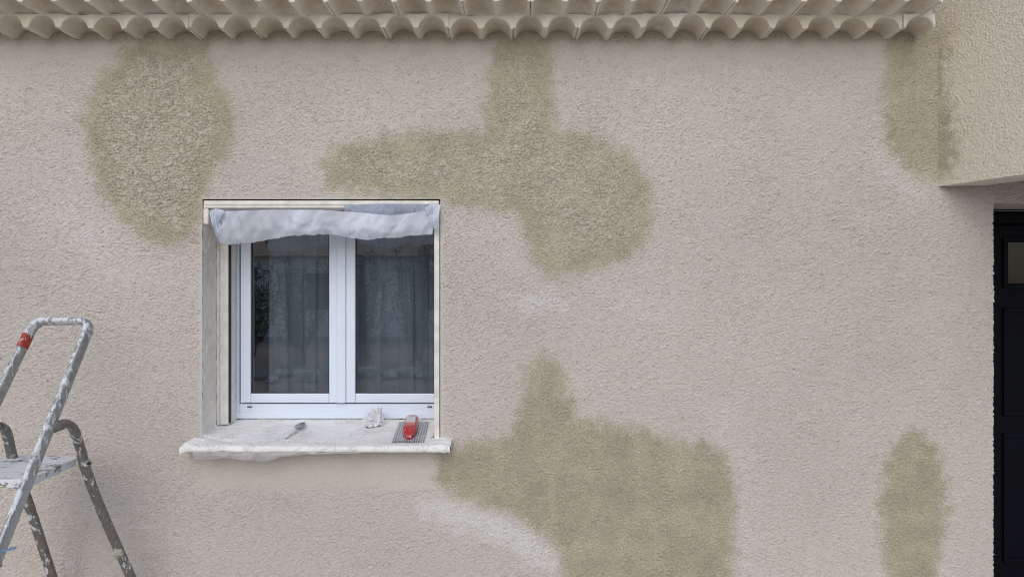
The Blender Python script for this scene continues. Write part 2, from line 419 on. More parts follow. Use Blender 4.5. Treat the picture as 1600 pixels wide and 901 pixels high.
def rough_panel(name, O, U, Wv, lu, lv, mat, seed, res=.004, och=None, fine=1.0):
    """a roughcast panel: origin O, unit vectors U and Wv, sizes lu, lv; normal = U x Wv"""
    nu, nv = int(lu / res) + 1, int(lv / res) + 1; sh = (nv, nu)
    u, v = np.meshgrid(np.linspace(0, lu, nu), np.linspace(0, lv, nv))
    h, hg = roughcast(sh, res, seed, 0.1, fine)
    U, Wv, O = map(lambda a: np.array(a, float), (U, Wv, O)); N = np.cross(U, Wv); N /= np.linalg.norm(N)
    V = O + u[..., None] * U + v[..., None] * Wv + h[..., None] * N
    oc = och(u, v, band(sh, res, .09, .6, 1, seed + 9), band(sh, res, .012, .5, 1, seed + 10)) if och else np.zeros(sh)
    return np_mesh(name, V.reshape(-1, 3), grid_faces(*sh), mat, house, dict(ochre=oc, white=np.zeros(sh), hgt=hg))

# plain stretches of the same wall beyond the photograph, and the masonry behind the render
rough_panel('wall', (-6, 0, 0), (1, 0, 0), (0, 0, 1), 3.241, 2.82, M['render'], 77, .005, None, .9)
rough_panel('wall', (2.755, 0, 2.003), (1, 0, 0), (0, 0, 1), 3.2, .817, M['render'], 78, .006, None, .9)
core = MB()
core.box(-6, -2.76, .012, .36, 0, 2.82); core.box(-2.76, OX0 - .012, .012, .36, 0, 2.82); core.box(OX1 + .002, DX0 - .002, .012, .36, 0, 2.82)
core.box(OX0 - .012, OX1 + .002, .012, .36, 0, OZ0 - .03); core.box(OX0 - .012, OX1 + .002, .04, .36, OZ1 + .004, 2.82)
core.box(DX0 - .002, 4.2, .012, .36, DZ1 + .003, 2.82); core.box(3.3, 6, .0, .36, 0, 2.0)
core.build('inner_wall', M['inner'], house)
room = MB(); rx0, rx1, ry0, ry1, rz0, rz1 = -3.2, .9, .361, 3.6, .05, 2.6
room.box(rx0 - .1, rx0, ry0, ry1, rz0, rz1).box(rx1, rx1 + .1, ry0, ry1, rz0, rz1).box(rx0 - .1, rx1 + .1, ry1, ry1 + .1, rz0, rz1)
room.box(rx0 - .1, rx1 + .1, ry0, ry1 + .1, rz0 - .1, rz0 - .001).box(rx0 - .1, rx1 + .1, ry0, ry1 + .1, rz1 + .001, rz1 + .1)
room.build('inner_room', M['room'], house)

# porch: a splayed wall over an opening, rising from the main wall
A = np.array((1.985, .03, 0.)); dr = np.array((.40, -.9165, 0.)); nr = np.array((-.9165, -.40, 0.))
PZ = 2.078
def porch_och(u, v, wob, gr):
    w = .085 + .03 * np.sin(v * 9) + .02 * wob + .02 * gr
    return np.clip(smooth01(w - u, -.05, .05) * smooth01(v, -.02, .10) * smooth01(.80 - v, 0, .2) * .85 + smooth01(v - .62 + .4 * u, .0, .4) * .0, 0, 1)
rough_panel('porch_wall', (A[0], A[1], PZ), dr, (0, 0, 1), .9, 1.1, M['render_porch'], 200, .003, porch_och, .42)
T = .205; B0 = A - nr * T
pc = MB(); e = .006
P0 = A - nr * e; P1 = A + dr * .9 - nr * e; P2 = A + dr * .9 - nr * T; P3 = A - nr * T
v = [(*P0[:2], PZ), (*P1[:2], PZ), (*P2[:2], PZ + .004), (*P3[:2], PZ + .004)]
v += [(a, b, 3.3) for a, b, _ in v]
pc.add(v, [(0, 1, 2, 3), (4, 5, 6, 7), (0, 1, 5, 4), (1, 2, 6, 5), (2, 3, 7, 6), (3, 0, 4, 7)]).build('porch_beam', M['reveal'], house, bevel=.004)
q = A + dr * .901; q2 = A + dr * 2.6
pb = MB(); w = [q, q2, q2 - nr * T, q - nr * T]
v = [(*a[:2], z) for z in (PZ, 3.3) for a in w]
pb.add(v, [(0, 1, 2, 3), (4, 5, 6, 7), (0, 1, 5, 4), (1, 2, 6, 5), (2, 3, 7, 6), (3, 0, 4, 7)]).build('porch_wall', M['render_porch'], house)
MB().box(3.0, 3.2, -2.5, -2.3, 0, PZ).build('porch_pillar', M['render_porch'], house, bevel=.01)
MB().add([(*(B0 + dr * 0.0)[:2], 2.5), (*(B0 + dr * 2.6)[:2], 2.5), (5.2, -2.35, 2.5), (5.2, 0.0, 2.5),
          (*(B0 + dr * 0.0)[:2], 2.62), (*(B0 + dr * 2.6)[:2], 2.62), (5.2, -2.35, 2.62), (5.2, 0.0, 2.62)],
         [(0, 1, 2, 3), (4, 5, 6, 7), (0, 1, 5, 4), (1, 2, 6, 5), (2, 3, 7, 6), (3, 0, 4, 7)]).build('porch_ceiling', M['reveal'], house)

# ---- front door in its recess
door = MB().box(DX0 - .03, DX0 + .052, .262, .33, .02, 1.985).box(DX0 + .052, DX0 + 1.0, .262, .33, 1.93, 1.985).build('door', M['dark_paint'], house, bevel=.004)
dl = MB(); dx = DX0 + .055
dl.box(dx, dx + .9, .30, .34, .03, 1.925)
def dframe(x0, x1, z0, z1, w=.022, y=.288):
    dl.box(x0, x1, y, .301, z0, z0 + w).box(x0, x1, y, .301, z1 - w, z1).box(x0, x0 + w, y, .301, z0 + w, z1 - w).box(x1 - w, x1, y, .301, z0 + w, z1 - w)
for x0, x1 in ((dx + .03, dx + .16), (dx + .2, dx + .42), (dx + .46, dx + .68)):
    dframe(x0, x1, 1.60, 1.86); dframe(x0, x1, .95, 1.5); dframe(x0, x1, .2, .86)
dl.build('door_leaf', M['dark_paint'], door, bevel=.003)
for x0, x1 in ((dx + .055, dx + .135), (dx + .225, dx + .395), (dx + .485, dx + .655)):
    MB().box(x0, x1, .293, .299, 1.625, 1.835).build('door_pane', M['dark_glass'], door)
MB().box(DX0 - .02, DX0 + 1.0, .004, .262, DZ1 + .001, DZ1 + .012).box(DX0 + 1.0, DX0 + 1.04, .0, .262, 0, DZ1).build('door_lintel', M['trim'], house)
MB().box(DX0 - .03, DX0 + 1.0, .335, .36, 0, 2.0).build('door_backing', M['black'], door)

# ---- cornice: two rows of scalloped blocks
PITCH = .1457
def cornice_row(name, y0, y1, zb, h, joint_x, x_min, x_max, arch0, arch1, seed):
    """blocks of two arches each; y0 front, y1 back, zb underside, h block height; arch heights front and back"""
    rnd = random.Random(seed); V = []; Fq = []; inner = []; base = 0
    k0 = math.floor((x_min - joint_x) / (2 * PITCH)); k1 = math.ceil((x_max - joint_x) / (2 * PITCH))
    for k in range(k0, k1):
        xa = joint_x + 2 * PITCH * k; xb = xa + 2 * PITCH
        if xb > x_max + .05: xb = x_max
        ga, gb = rnd.uniform(.0004, .0026), rnd.uniform(.0004, .0026)
        jy, jz = rnd.uniform(-.005, .005), rnd.uniform(-.003, .003); sk = rnd.uniform(-.005, .005)
        nu = 57; u = np.linspace(xa + ga, xb - gb, nu); uf = np.linspace(xa, xb, nu)
        ph = ((u - joint_x) / PITCH) % 1.0
        s = np.clip((ph - .09) / .82, 0, 1)                     # arch occupies the middle of each pitch
        arch = np.sqrt(np.clip(1 - (2 * s - 1) ** 2, 0, 1)) ** 1.15
        rows = []
        ar0 = arch0 * (1 + rnd.uniform(-.06, .06))
        yf = y0 + jy + sk * (u - xa) / PITCH
        # front face rows (top to bottom), rounded lip, then the hollow running back
        for t in (0, .3, .6, .85): rows.append((yf + .001 * np.sin(u * 90 + k), zb + jz + h + (ar0 * arch - h + .004) * t, 0 * u))
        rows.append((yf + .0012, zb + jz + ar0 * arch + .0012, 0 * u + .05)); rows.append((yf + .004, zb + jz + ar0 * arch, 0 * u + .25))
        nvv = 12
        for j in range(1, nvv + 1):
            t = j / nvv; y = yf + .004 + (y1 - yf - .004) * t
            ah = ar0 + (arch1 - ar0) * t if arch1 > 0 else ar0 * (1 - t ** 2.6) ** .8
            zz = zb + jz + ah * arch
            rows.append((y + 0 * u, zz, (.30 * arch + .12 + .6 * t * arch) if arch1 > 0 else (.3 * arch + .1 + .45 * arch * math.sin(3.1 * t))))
        nr_ = len(rows)
        for y, z, inn in rows:
            fr_ = len(V) - base < nu * 5
            for i in range(nu): V.append(((uf if fr_ else u)[i], y[i], z[i])); inner.append(inn[i])
        for r in range(nr_ - 1):
            for i in range(nu - 1):
                a = base + r * nu + i; Fq.append((a, a + 1, a + nu + 1, a + nu))
        # side and top closing faces
        tb = len(V)
        for y in (y0 + jy, y1 + .02):
            for x in (u[0], u[-1]): V.append((x, y, zb + jz + h)); inner.append(0)
        Fq.append((tb, tb + 1, tb + 3, tb + 2))
        for i, tcol in ((0, 0), (nu - 1, 1)):
            for r in range(3, nr_ - 1):
                a = base + r * nu + i; b = a + nu
                V.append((V[a][0], V[a][1], zb + jz + h)); V.append((V[b][0], V[b][1], zb + jz + h)); inner += [.2, .2]
                Fq.append((a, b, len(V) - 1, len(V) - 2))
        base = len(V)
    V = np.array(V); n = len(V)
    # hand-laid mortar unevenness
    g = np.random.default_rng(seed); ph = g.uniform(0, 6.28, 6)
    V[:, 1] += .0016 * np.sin(V[:, 0] * 37 + ph[0]) * np.sin(V[:, 2] * 80 + ph[1]) + .0012 * np.sin(V[:, 0] * 83 + ph[2])
    V[:, 2] += .0014 * np.sin(V[:, 0] * 29 + ph[3] + V[:, 1] * 40) + .0008 * np.sin(V[:, 0] * 97 + V[:, 1] * 120 + ph[4])
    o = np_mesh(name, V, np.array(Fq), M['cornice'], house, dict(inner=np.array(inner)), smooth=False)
    me = o.data; me.shade_smooth(); me.set_sharp_from_angle(angle=R(38))
    return o
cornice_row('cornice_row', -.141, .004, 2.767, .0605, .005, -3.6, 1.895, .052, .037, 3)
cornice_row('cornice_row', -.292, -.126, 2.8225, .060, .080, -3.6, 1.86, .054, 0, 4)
cm = MB().box(-3.7, 1.88, -.128, .1, 2.8235 + .055, 2.93).box(-3.7, 1.885, -.1345, .0, 2.8245, 2.88)
cm.build('cornice_mortar', M['cornice'], house)
# tiled roof above: rounded canal tiles
def roof():
    t = NT('roof_tile'); co = t.coord(); t.base(t.mix(t.rng(t.noise(8, 5, .6, co), .3, .7), (.42, .24, .15), (.52, .36, .24))); t.set(Roughness=.9)
    xs = np.arange(-6, 1.9, .0125); n = len(xs); prof = .032 * np.abs(np.sin((xs) * math.pi / .2))
    V = []
    for y, z in ((-.34, 2.895), (3.8, 4.1)):
        V += [(x, y, z + p) for x, p in zip(xs, prof)] + [(x, y, z + p + .014) for x, p in zip(xs, prof)]
    F = []
    for i in range(n - 1):
        F += [(i, i + 1, 2 * n + i + 1, 2 * n + i), (n + i, 3 * n + i, 3 * n + i + 1, n + i + 1), (i, n + i, n + i + 1, i + 1)]
    pym('roof', V, F, t.m, house, True)
roof()

# ---- window surround
def strip_left():
    # smooth plastered left reveal
    res = .005; ys = np.linspace(0.0, .36, 73); zs = np.linspace(OZ0 - .02, OZ1, 226); Yg, Zg = np.meshgrid(ys, zs)
    n = .0012 * band(Yg.shape, res, .06, .6, 1, 300) + .0005 * band(Yg.shape, res, .015, .5, 1, 301)
    V = np.stack([OX0 + n, Yg - .001, Zg], -1).reshape(-1, 3)
    np_mesh('window_reveal', V, grid_faces(*Yg.shape), M['reveal'], house)
strip_left()
# flush cream strips: lintel band of the shutter box, and the right jamb
lin = MB().box(OX0 + .006, OX1 - .006, .0, .10, 1.976, OZ1 - .006).build('shutter_box', M['trim'], house, bevel=.004)
MB().box(OX0 + .012, OX1 - .012, -.004, .002, 1.990, 1.999).build('shutter_box', M['trim'], house, bevel=.002)
MB().box(OX0 + .05, OX1 - .03, .10, .27, 1.985, 2.03).build('shutter_box', M['black'], house)
MB().box(OX1 - .029, OX1 - .004, -.003, .34, OZ0 - .01, OZ1 - .05).build('window_jamb', M['trim'], house, bevel=.003)
MB().box(OX0 + .004, OX0 + .03, -.002, .10, 1.90, 1.974).build('window_jamb', M['trim'], house, bevel=.006)
RX = fx(356.5, .17)
rail = MB().box(OX0, RX, .17, .206, .93, 1.99).build('shutter_rail', M['alu_rail'], house, bevel=.002)
MB().box(RX - .001, RX + .0015, .174, .186, .935, 1.98).box(RX - .001, RX + .0015, .190, .2055, .935, 1.98).build('rail_seal', M['black'], rail)
MB().box(OX0, RX - .001, .207, .284, .93, 1.99).build('window_jamb', M['alu_rail'], house, bevel=.001)
MB().box(OX0, OX0 + .012, .155, .171, .93, 1.98).build('window_jamb', M['trim'], house, bevel=.004)
# ---- window
YF = .285
win = MB(); zb = fz(653, YF); zt = 1.985; xl = fx(358, YF); xr = fx(692, YF)
zi = fz(630, YF)
win.box(xl, fx(374, YF), YF, .35, zb, zt).box(fx(681, YF), xr, YF, .35, zb, zt)
win.box(fx(374, YF), fx(681, YF), YF, .35, zb, zi).box(fx(374, YF), fx(681, YF), YF, .35, 1.94, zt)
win.box(xl, xr, YF - .006, YF + .0005, zb + .001, fz(643, YF))
window = win.build('window', M['pvc'], house, bevel=.003)
YS = .272
def sash(x0, x1, g0, g1):
    m = MB(); za, zc = fz(628.5, YS), 1.945; ga, gc = fz(614, YS), 1.895
    m.box(x0, g0, YS, .33, za, zc).box(g1, x1, YS, .33, za, zc).box(g0, g1, YS, .33, za, ga).box(g0, g1, YS, .33, gc, zc)
    m.build('sash', M['pvc'], window, bevel=.005)
    g = MB(); w = .0045; y0, y1 = YS + .008, YS + .016
    g.box(g0 - .001, g0 + w, y0, y1, ga, gc).box(g1 - w, g1 + .001, y0, y1, ga, gc).box(g0 + w, g1 - w, y0, y1, ga - .001, ga + w).box(g0 + w, g1 - w, y0, y1, gc - w, gc + .001)
    g.build('gasket', M['black'], window)
    MB().box(g0, g1, YS + .0165, YS + .0205, ga, gc).build('pane', M['glass'], window)
sash(fx(375.5, YS), fx(527, YS), fx(391.5, YS), fx(514, YS))
sash(fx(540, YS), fx(694, YS), fx(555, YS), fx(678.5, YS))
MB().box(fx(526.5, YS), fx(540.5, YS), YS - .012, YS + .03, fz(629, YS - .01), 1.943).build('cover_strip', M['pvc'], window, bevel=.004)
for px in (390.5, 671.5):
    MB().box(fx(px - 3.4, YF), fx(px + 3.4, YF), YF - .0085, YF - .0005, fz(635, YF), fz(633.6, YF)).build('drain_slot', M['black'], window)
MB().box(xl, xr, YF + .012, YF + .06, zb - .013, zb - .0005).build('bottom_gap', M['black'], window)

# ---- sill
SY0, SY1 = -.115, .36
def sill_z(y): return .9325 + (y - .28) * .116
def sill():
    res = .004; x0, x1 = fx(277, SY0), fx(703, SY0)
    xs = np.arange(x0, x1 + 1e-6, res)
    # profile going back -> front over the top, down the front, under
    prof = [(y, 0.0) for y in np.linspace(.36, SY0 + .012, 110)]
    prof += [(SY0 + .006, -.002), (SY0 + .001, -.007), (SY0 - .001, -.014), (SY0, -.021), (SY0 + .003, -.027), (SY0 + .009, -.031), (SY0 + .05, -.033), (.02, -.034)]
    py_ = np.array([p[0] for p in prof]); pz = np.array([p[1] for p in prof])
    X, Yp = np.meshgrid(xs, py_); Zp = np.repeat(pz[:, None], len(xs), 1); sh = X.shape
    yc = np.where((X < OX0 + .003) | (X > OX1 - .003), np.minimum(Yp, .004), Yp); Zp = Zp + .9325 + (np.maximum(yc, SY0) - .28) * .116
    lump = band(sh, res, .06, .8, 2.2, 400); fn = band(sh, res, .018, .5, 1.0, 401)
    ends = np.exp(-((X - x0) / .07) ** 2) + np.exp(-((X - x1) / .10) ** 2)
    front = smooth01(-Yp, .06, .115)
    amp = .0006 + .0013 * ends + .0003 * front + .002 * smooth01(-Yp, -.05, .0) * smooth01(-X, 1.15, 1.4)
    Z2 = Zp + amp * lump + .0006 * fn - .010 * np.exp(-((X - x0) / .018) ** 2) - .004 * np.exp(-((X - x1) / .012) ** 2)
    Y2 = Yp + front * (.0016 * band(sh, res, .3, .6, 1, 402) + .0003 * lump) + front * .012 * np.exp(-((X - x1) / .03) ** 2) + front * .018 * np.exp(-((X - x0) / .04) ** 2)
    # the parts beside the opening stop at the wall face
    out = (X < OX0 + .003) | (X > OX1 - .003)
    Y2 = np.where(out, np.minimum(Y2, .004), Y2)
    V = np.stack([X, Y2, Z2], -1).reshape(-1, 3); nv, nu = sh
    F = [grid_faces(nv, nu)]
    o = np_mesh('sill', V, np.concatenate(F), M['sill'], house)
    # end caps
    m = MB()
    for c in (0, nu - 1):
        m = MB()
        ring = [tuple(V[r * nu + c]) for r in range(nv)]
        ring = ring[::6] + ring[-8:]
        cx = ring[0][0]; cen = (cx, sum(p[1] for p in ring) / len(ring), min(p[2] for p in ring) + .012)
        m.add(ring + [cen], [(i, i + 1, len(ring)) for i in range(len(ring) - 1)])
        m.build('sill_end', M['sill'], o)
    # plaster fillets where sill meets jambs
    for sx, xx in ((1, OX0), (-1, OX1 - .029)):
        n = 40; V = []; rr = np.random.default_rng(5 + sx)
        F = []
        for i in range(n):
            y = -.01 + .26 * i / (n - 1); z = sill_z(y); w = .014 + .006 * rr.uniform(-1, 1)
            V += [(xx - sx * .002, y, z + w * 1.1), (xx + sx * w * .45, y, z + w * .4), (xx + sx * w * 1.3, y, z - .001)]
            if i: b = 3 * i; F += [(b - 3, b - 2, b + 1, b), (b - 2, b - 1, b + 2, b + 1)]
        pym('sill_fillet', V, F, M['sill'], house, True)
sill()

# ------------------------------------------------------------------ curtain inside
def curtain(name, x0, x1, label):
    nu, nv = 300, 30; s = np.linspace(0, 1, nu); X = x0 + (x1 - x0) * s
    g = np.random.default_rng(int(abs(x0) * 100)); ph = np.cumsum(g.uniform(.3, 1.7, nu)); ph = ph / ph[-1] * (x1 - x0) / .16 * 6.28
    V = []
    for j in range(nv):
        t = j / (nv - 1); z = .55 + 1.45 * t
        for i in range(nu):
            a = .022 * math.sin(ph[i] + .5 * math.sin(t * 2)) + .009 * math.sin(2.3 * ph[i] + 1)
            V.append((X[i] + .01 * math.sin(ph[i] * 2) + .012 * (1 - t) * math.sin(ph[i] * .5), .405 + a, z))
    o = pym(name, V, [tuple(q) for q in grid_faces(nv, nu)], M['curtain'], None, True)
    tag(o, label, 'curtain'); return o
curtain('curtain', -1.29, -.30, 'sheer pale curtain hanging in folds behind the window glass')

# ------------------------------------------------------------------ plastic films
def film(name, mat, top, bottom, ybase, seed, label, group=None, lean=.03, amp=.008):
    """hanging film between two polylines (photo pixels, near the wall plane), creased and billowing"""
    nu, nv = 240, 50; tx = np.linspace(top[0][0], top[-1][0], nu); bx = np.linspace(bottom[0][0], bottom[-1][0], nu)
    tz = np.interp(tx, *zip(*top)); bz = np.interp(bx, *zip(*bottom))
    rb = band((4, nu), 1 / nu, .06, .9, 1, seed)[0]; bz = bz + rb * .35
    t = np.linspace(0, 1, nv)[:, None]
    PX = tx * (1 - t) + bx * t; PY = tz * (1 - t) + bz * t
    n1 = band((nv, nu), .0044, .16, .5, .55, seed + 1); n2 = band((nv, nu), .0044, .05, .5, .5, seed + 2)
    D = PX * .9 + PY * .75
    crease = np.zeros_like(PX)
    g = np.random.default_rng(seed)
    for c in np.linspace(D.min(), D.max(), 13) + g.uniform(-14, 14, 13):
        w = g.uniform(2.5, 9); crease += g.uniform(-.8, 1.1) * np.exp(-((D + 4 * n1 - c) / w) ** 2)
    Y = ybase - lean * np.sin(t * 2.4) + amp * (.45 * n1 + .03 * n2 + crease * 1.2) * np.minimum(1, t * 3 + .15)
    V = np.stack([fx(PX, ybase), Y, fz(PY, ybase)], -1).reshape(-1, 3)
    o = np_mesh(name, V, grid_faces(nv, nu, flip=True), mat, None, dict(crease=crease))
    s = o.modifiers.new('thick', 'SOLIDIFY'); s.thickness = .0006
    if label: tag(o, label, 'plastic sheet', group)
    return o
sheet = film('plastic_sheet', M['film'], [(329, 327), (352, 329), (420, 327), (500, 327), (560, 331), (610, 336), (650, 331), (684, 322)],
     [(345, 379), (360, 382), (390, 380), (425, 374), (450, 369), (478, 367), (520, 366), (545, 371), (575, 375), (600, 371), (615, 372), (645, 368), (676, 366)],
     -.012, 500, 'crumpled hazy plastic masking sheet hanging across the top of the window', lean=.020, amp=.0032)
for nm, tp, bt, sd_ in (('torn_corner', [(327, 331), (336, 325), (350, 328)], [(336, 364), (339, 372), (346, 352)], 561),
                      ('torn_corner', [(664, 324), (676, 317), (688, 319)], [(672, 348), (678, 356), (684, 361)], 563)):
    film(nm, M['film'], tp, bt, -.03 if sd_ == 561 else -.036, sd_, None, None, .006, .002).parent = sheet
strips = film('plastic_strip', M['film_blue'], [(538, 319), (600, 317.5), (672, 318)], [(538, 335), (600, 341), (672, 335)], -.010, 520,
     'thin bluish film strip taped along the right half of the window lintel', lean=.001, amp=.0007)
film('plastic_scrap', M['film_scrap'], [(300, 704), (380, 706), (450, 706), (560, 706)], [(303, 716), (330, 717), (350, 714), (380, 718), (415, 720), (440, 713), (480, 709), (560, 707.4)],
     -.113, 540, 'torn scrap of dusty plastic film hanging below the left front edge of the sill', lean=.003, amp=.0007)
# torn ends of the film, stuck to the corners
# ------------------------------------------------------------------ things on the sill
def on_sill(px, py):
    """point on the sill seen at a photo pixel"""
    a, b = (px - 800) / FPX, (450 - py) / FPX       # ray: x=a*t, z=CAMZ+b*t, y=t-CAMD ; z = c0+c1*y
    c1 = .116; c0 = .9325 - .28 * c1
    t = (c0 - c1 * CAMD - CAMZ) / (b - c1)
    return Vector((a * t, t - CAMD, CAMZ + b * t))

def rasp():
    c = [on_sill(*p) for p in ((613, 691), (662, 691), (670, 660), (624, 660))]
    root = empty('hand_rasp', ((c[0] + c[1] + c[2] + c[3]) / 4))
    tag(root, 'perforated metal rasp pad with a red grip lying on the right of the sill', 'rasp')
    t = NT('perforated_metal')
    co = t.new('ShaderNodeTexCoord').outputs['UV']
    br = t.new('ShaderNodeTexVoronoi'); br.inputs['Scale'].default_value = 1; br.feature = 'F1'; br.inputs['Randomness'].default_value = .15
    mp = t.new('ShaderNodeMapping'); mp.inputs['Scale'].default_value = (13, 13, 1); t.lk(co, mp.inputs[0]); t.lk(mp.outputs[0], br.inputs['Vector'])
    hole = t.rng(br.outputs['Distance'], .26, .36, 1, 0)
    dust = t.rng(t.noise(9, 5, .7, co), .56, .62)
    col = t.mix(hole, (.50, .52, .56), (.03, .035, .045)); col = t.mix(t.math('MULTIPLY', dust, .85), col, (.74, .73, .72)); t.base(col)
    t.set(Roughness=.5, Metallic=.25)
    # plate: a gently curved thin slab
    n = 13; V = []; uv = []
    up = Vector((0, -.115, .99)).normalized()
    for k in (1, 0):
        for j in range(n):
            for i in range(n):
                u, v = i / (n - 1), j / (n - 1)
                p = c[0] * (1 - u) * (1 - v) + c[1] * u * (1 - v) + c[2] * u * v + c[3] * (1 - u) * v
                V.append(p + up * (.003 + .004 * k + .002 * math.sin(u * 3.1)) - Vector(root.location))
    F = []
    for j in range(n - 1):
        for i in range(n - 1):
            a = j * n + i; F.append((a, a + 1, a + n + 1, a + n)); b = a + n * n; F.append((b, b + n, b + n + 1, b + 1))
    rim = [i for i in range(n)] + [j * n + n - 1 for j in range(1, n)] + [(n - 1) * n + i for i in range(n - 2, -1, -1)] + [j * n for j in range(n - 2, 0, -1)]
    for a, b in zip(rim, rim[1:] + rim[:1]): F.append((a, a + n * n, b + n * n, b))
    o = pym('plate', V, F, t.m, root)
    ul = o.data.uv_layers.new(name='uv')
    for lp in o.data.loops:
        q = lp.vertex_index % (n * n); ul.data[lp.index].uv = ((q % n) / (n - 1), (q // n) / (n - 1) * 1.5)
    # grip
    red = NT('red_plastic'); rc = red.coord()
    sp = red.rng(red.noise(110, 4, .65, rc), .60, .645)
    red.base(red.mix(sp, (.42, .028, .035), (.75, .7, .7))); red.set(Roughness=red.rng(sp, 0, 1, .32, .8))
    g0, g1 = on_sill(639, 688.5), on_sill(645, 660); ax = (g1 - g0).normalized(); sd_ = ax.cross(up).normalized(); L = (g1 - g0).length
    V = []; F = []; ns, m = 22, 20
    for i in range(ns):
        s = i / (ns - 1)
        w = .034 * min(1, (math.sin(min(1, s * 3.2 + .18) * math.pi / 2))) * min(1, math.sin(min(1, (1 - s) * 5 + .2) * math.pi / 2)) * (1 - .12 * s)
        h = (.040 + .010 * math.sin(s * 3.14)) * min(1, math.sin(min(1, s * 3.5 + .22) * math.pi / 2)) * min(1, math.sin(min(1, (1 - s) * 6 + .3) * math.pi / 2))
        for k in range(m):
            a = 2 * math.pi * k / m; ca, sa = math.cos(a), math.sin(a)
            x_ = w * math.copysign(abs(ca) ** .6, ca); z_ = .008 + h * .5 + h * .5 * math.copysign(abs(sa) ** .6, sa)
            V.append(g0 + ax * (L * s) + sd_ * x_ + up * z_ - Vector(root.location))
    for i in range(ns - 1):
        for k in range(m): F.append((i * m + k, i * m + (k + 1) % m, (i + 1) * m + (k + 1) % m, (i + 1) * m + k))
    F += [tuple(range(m))[::-1], tuple(range((ns - 1) * m, ns * m))]
    pym('grip', V, F, red.m, root, True)
    # silver plate set in the grip
    lab = MB(); b0 = g0 + ax * (L * .40); b1 = g0 + ax * (L * .74); q = []
    for hh in (.0545, .0585):
        for p, ww in ((b0, .023), (b1, .021)):
            for sgn in (-1, 1): q.append(p + sd_ * ww * sgn + up * hh - Vector(root.location))
    lab.add(q, [(0, 1, 3, 2), (4, 6, 7, 5), (0, 4, 5, 1), (2, 3, 7, 6), (0, 2, 6, 4), (1, 5, 7, 3)])
    lab.build('grip_plate', simple('silver_plate', (.55, .56, .58), .35, .3, var=.1, scale=60), root, bevel=.002)
rasp()

def spoon():
    h0, h1, tip = on_sill(446.5, 685.5), on_sill(464, 675), on_sill(475, 663.5)
    root = empty('spoon', h0); tag(root, 'small metal spoon lying on the middle of the white sill', 'spoon')
    up = Vector((0, -.115, .99)).normalized(); met = simple('worn_steel', (.36, .36, .35), .28, .9, var=.25, scale=80)
    paint = splash_mat('painted_steel', (.4, .4, .42), .3, thr=.45, sc=60)
    ax = (h1 - h0).normalized(); sd_ = ax.cross(up)
    prof = lambda w, t: [(w * math.cos(a), t * math.sin(a)) for a in [i * math.pi / 4 for i in range(8)]]
    path = [h0 + up * .004, h0.lerp(h1, .35) + up * .006, h0.lerp(h1, .7) + up * .010, h1 + up * .012]
    path = [p - h0 for p in bez(path, 5)]
    m = MB(); n = len(path); rings = []
    for i, p in enumerate(path):
        w = .0055 - .002 * i / n
        rings += [p + sd_ * (w * math.cos(a)) + up * (.0028 * math.sin(a)) for a in [k * math.pi / 4 for k in range(8)]]
    f = [(i * 8 + k, i * 8 + (k + 1) % 8, (i + 1) * 8 + (k + 1) % 8, (i + 1) * 8 + k) for i in range(n - 1) for k in range(8)] + [tuple(range(8)), tuple(range(8 * n - 8, 8 * n))]
    m.add(rings, f).build('handle', paint, root, smooth=True)
    ax2 = (tip - h1).normalized(); sd2 = ax2.cross(up).normalized(); L = (tip - h1).length * .98; V = []; F = []; na, nb = 20, 14
    for s_, off in ((1, 0), (1, .0018)):
        for i in range(nb):
            r = i / (nb - 1)
            for k in range(na):
                a = 2 * math.pi * k / na; u = r * math.cos(a); v = r * math.sin(a)
                wv = .021 * (1 - .22 * u)
                V.append(h1 + ax2 * (L * .5 + L * .5 * u) + sd2 * (wv * v) + up * (.003 + .013 * r * r + off + .006 * (1 - u) * .5) - h0)
    for s_ in range(2):
        b = s_ * na * nb
        for i in range(nb - 1):
            for k in range(na): F.append((b + i * na + k, b + i * na + (k + 1) % na, b + (i + 1) * na + (k + 1) % na, b + (i + 1) * na + k))
    for k in range(na): F.append(((nb - 1) * na + k, (nb - 1) * na + (k + 1) % na, na * nb + (nb - 1) * na + (k + 1) % na, na * nb + (nb - 1) * na + k))
    pym('bowl', V, F, met, root, True)
spoon()

def crumpled():
    p = on_sill(583, 663.5); bm = bmesh.new(); bmesh.ops.create_icosphere(bm, subdivisions=5, radius=1)
    from mathutils import noise as mn
    for v in bm.verts:
        d = v.co.normalized()
        n = mn.turbulence(d * 1.9 + Vector((3, 1, 7)), 4, True, noise_basis='BLENDER', amplitude_scale=.7, frequency_scale=2.1)
        c = mn.cell(d * 3.2 + Vector((5, 2, 1)))
        r = .62 + .55 * n + .16 * c
        x, y, z = d * r
        tall = 1 + .55 * max(0, x * .9) * max(0, z)
        v.co = Vector((x * .046 + max(0, z) * .010, y * .036, max(-.003, z * .052 * tall + .018)))
    for f in bm.faces: f.smooth = False
    me = bpy.data.meshes.new('crumpled_paper'); bm.to_mesh(me); bm.free()
    t = NT('crumpled_paper'); co = t.coord()
    sp = t.rng(t.noise(75, 4, .6, co), .60, .66)
    t.base(t.mix(t.math('MULTIPLY', sp, .6), (.74, .74, .77), (.30, .26, .27))); t.set(Roughness=.85); t.bump(t.noise(90, 5, .7, co), .004, .9)
    o = new_obj('crumpled_paper', me, t.m); o.location = p + Vector((0, 0, .002)); tag(o, 'crumpled white paper ball standing on the back of the sill', 'paper')
crumpled()
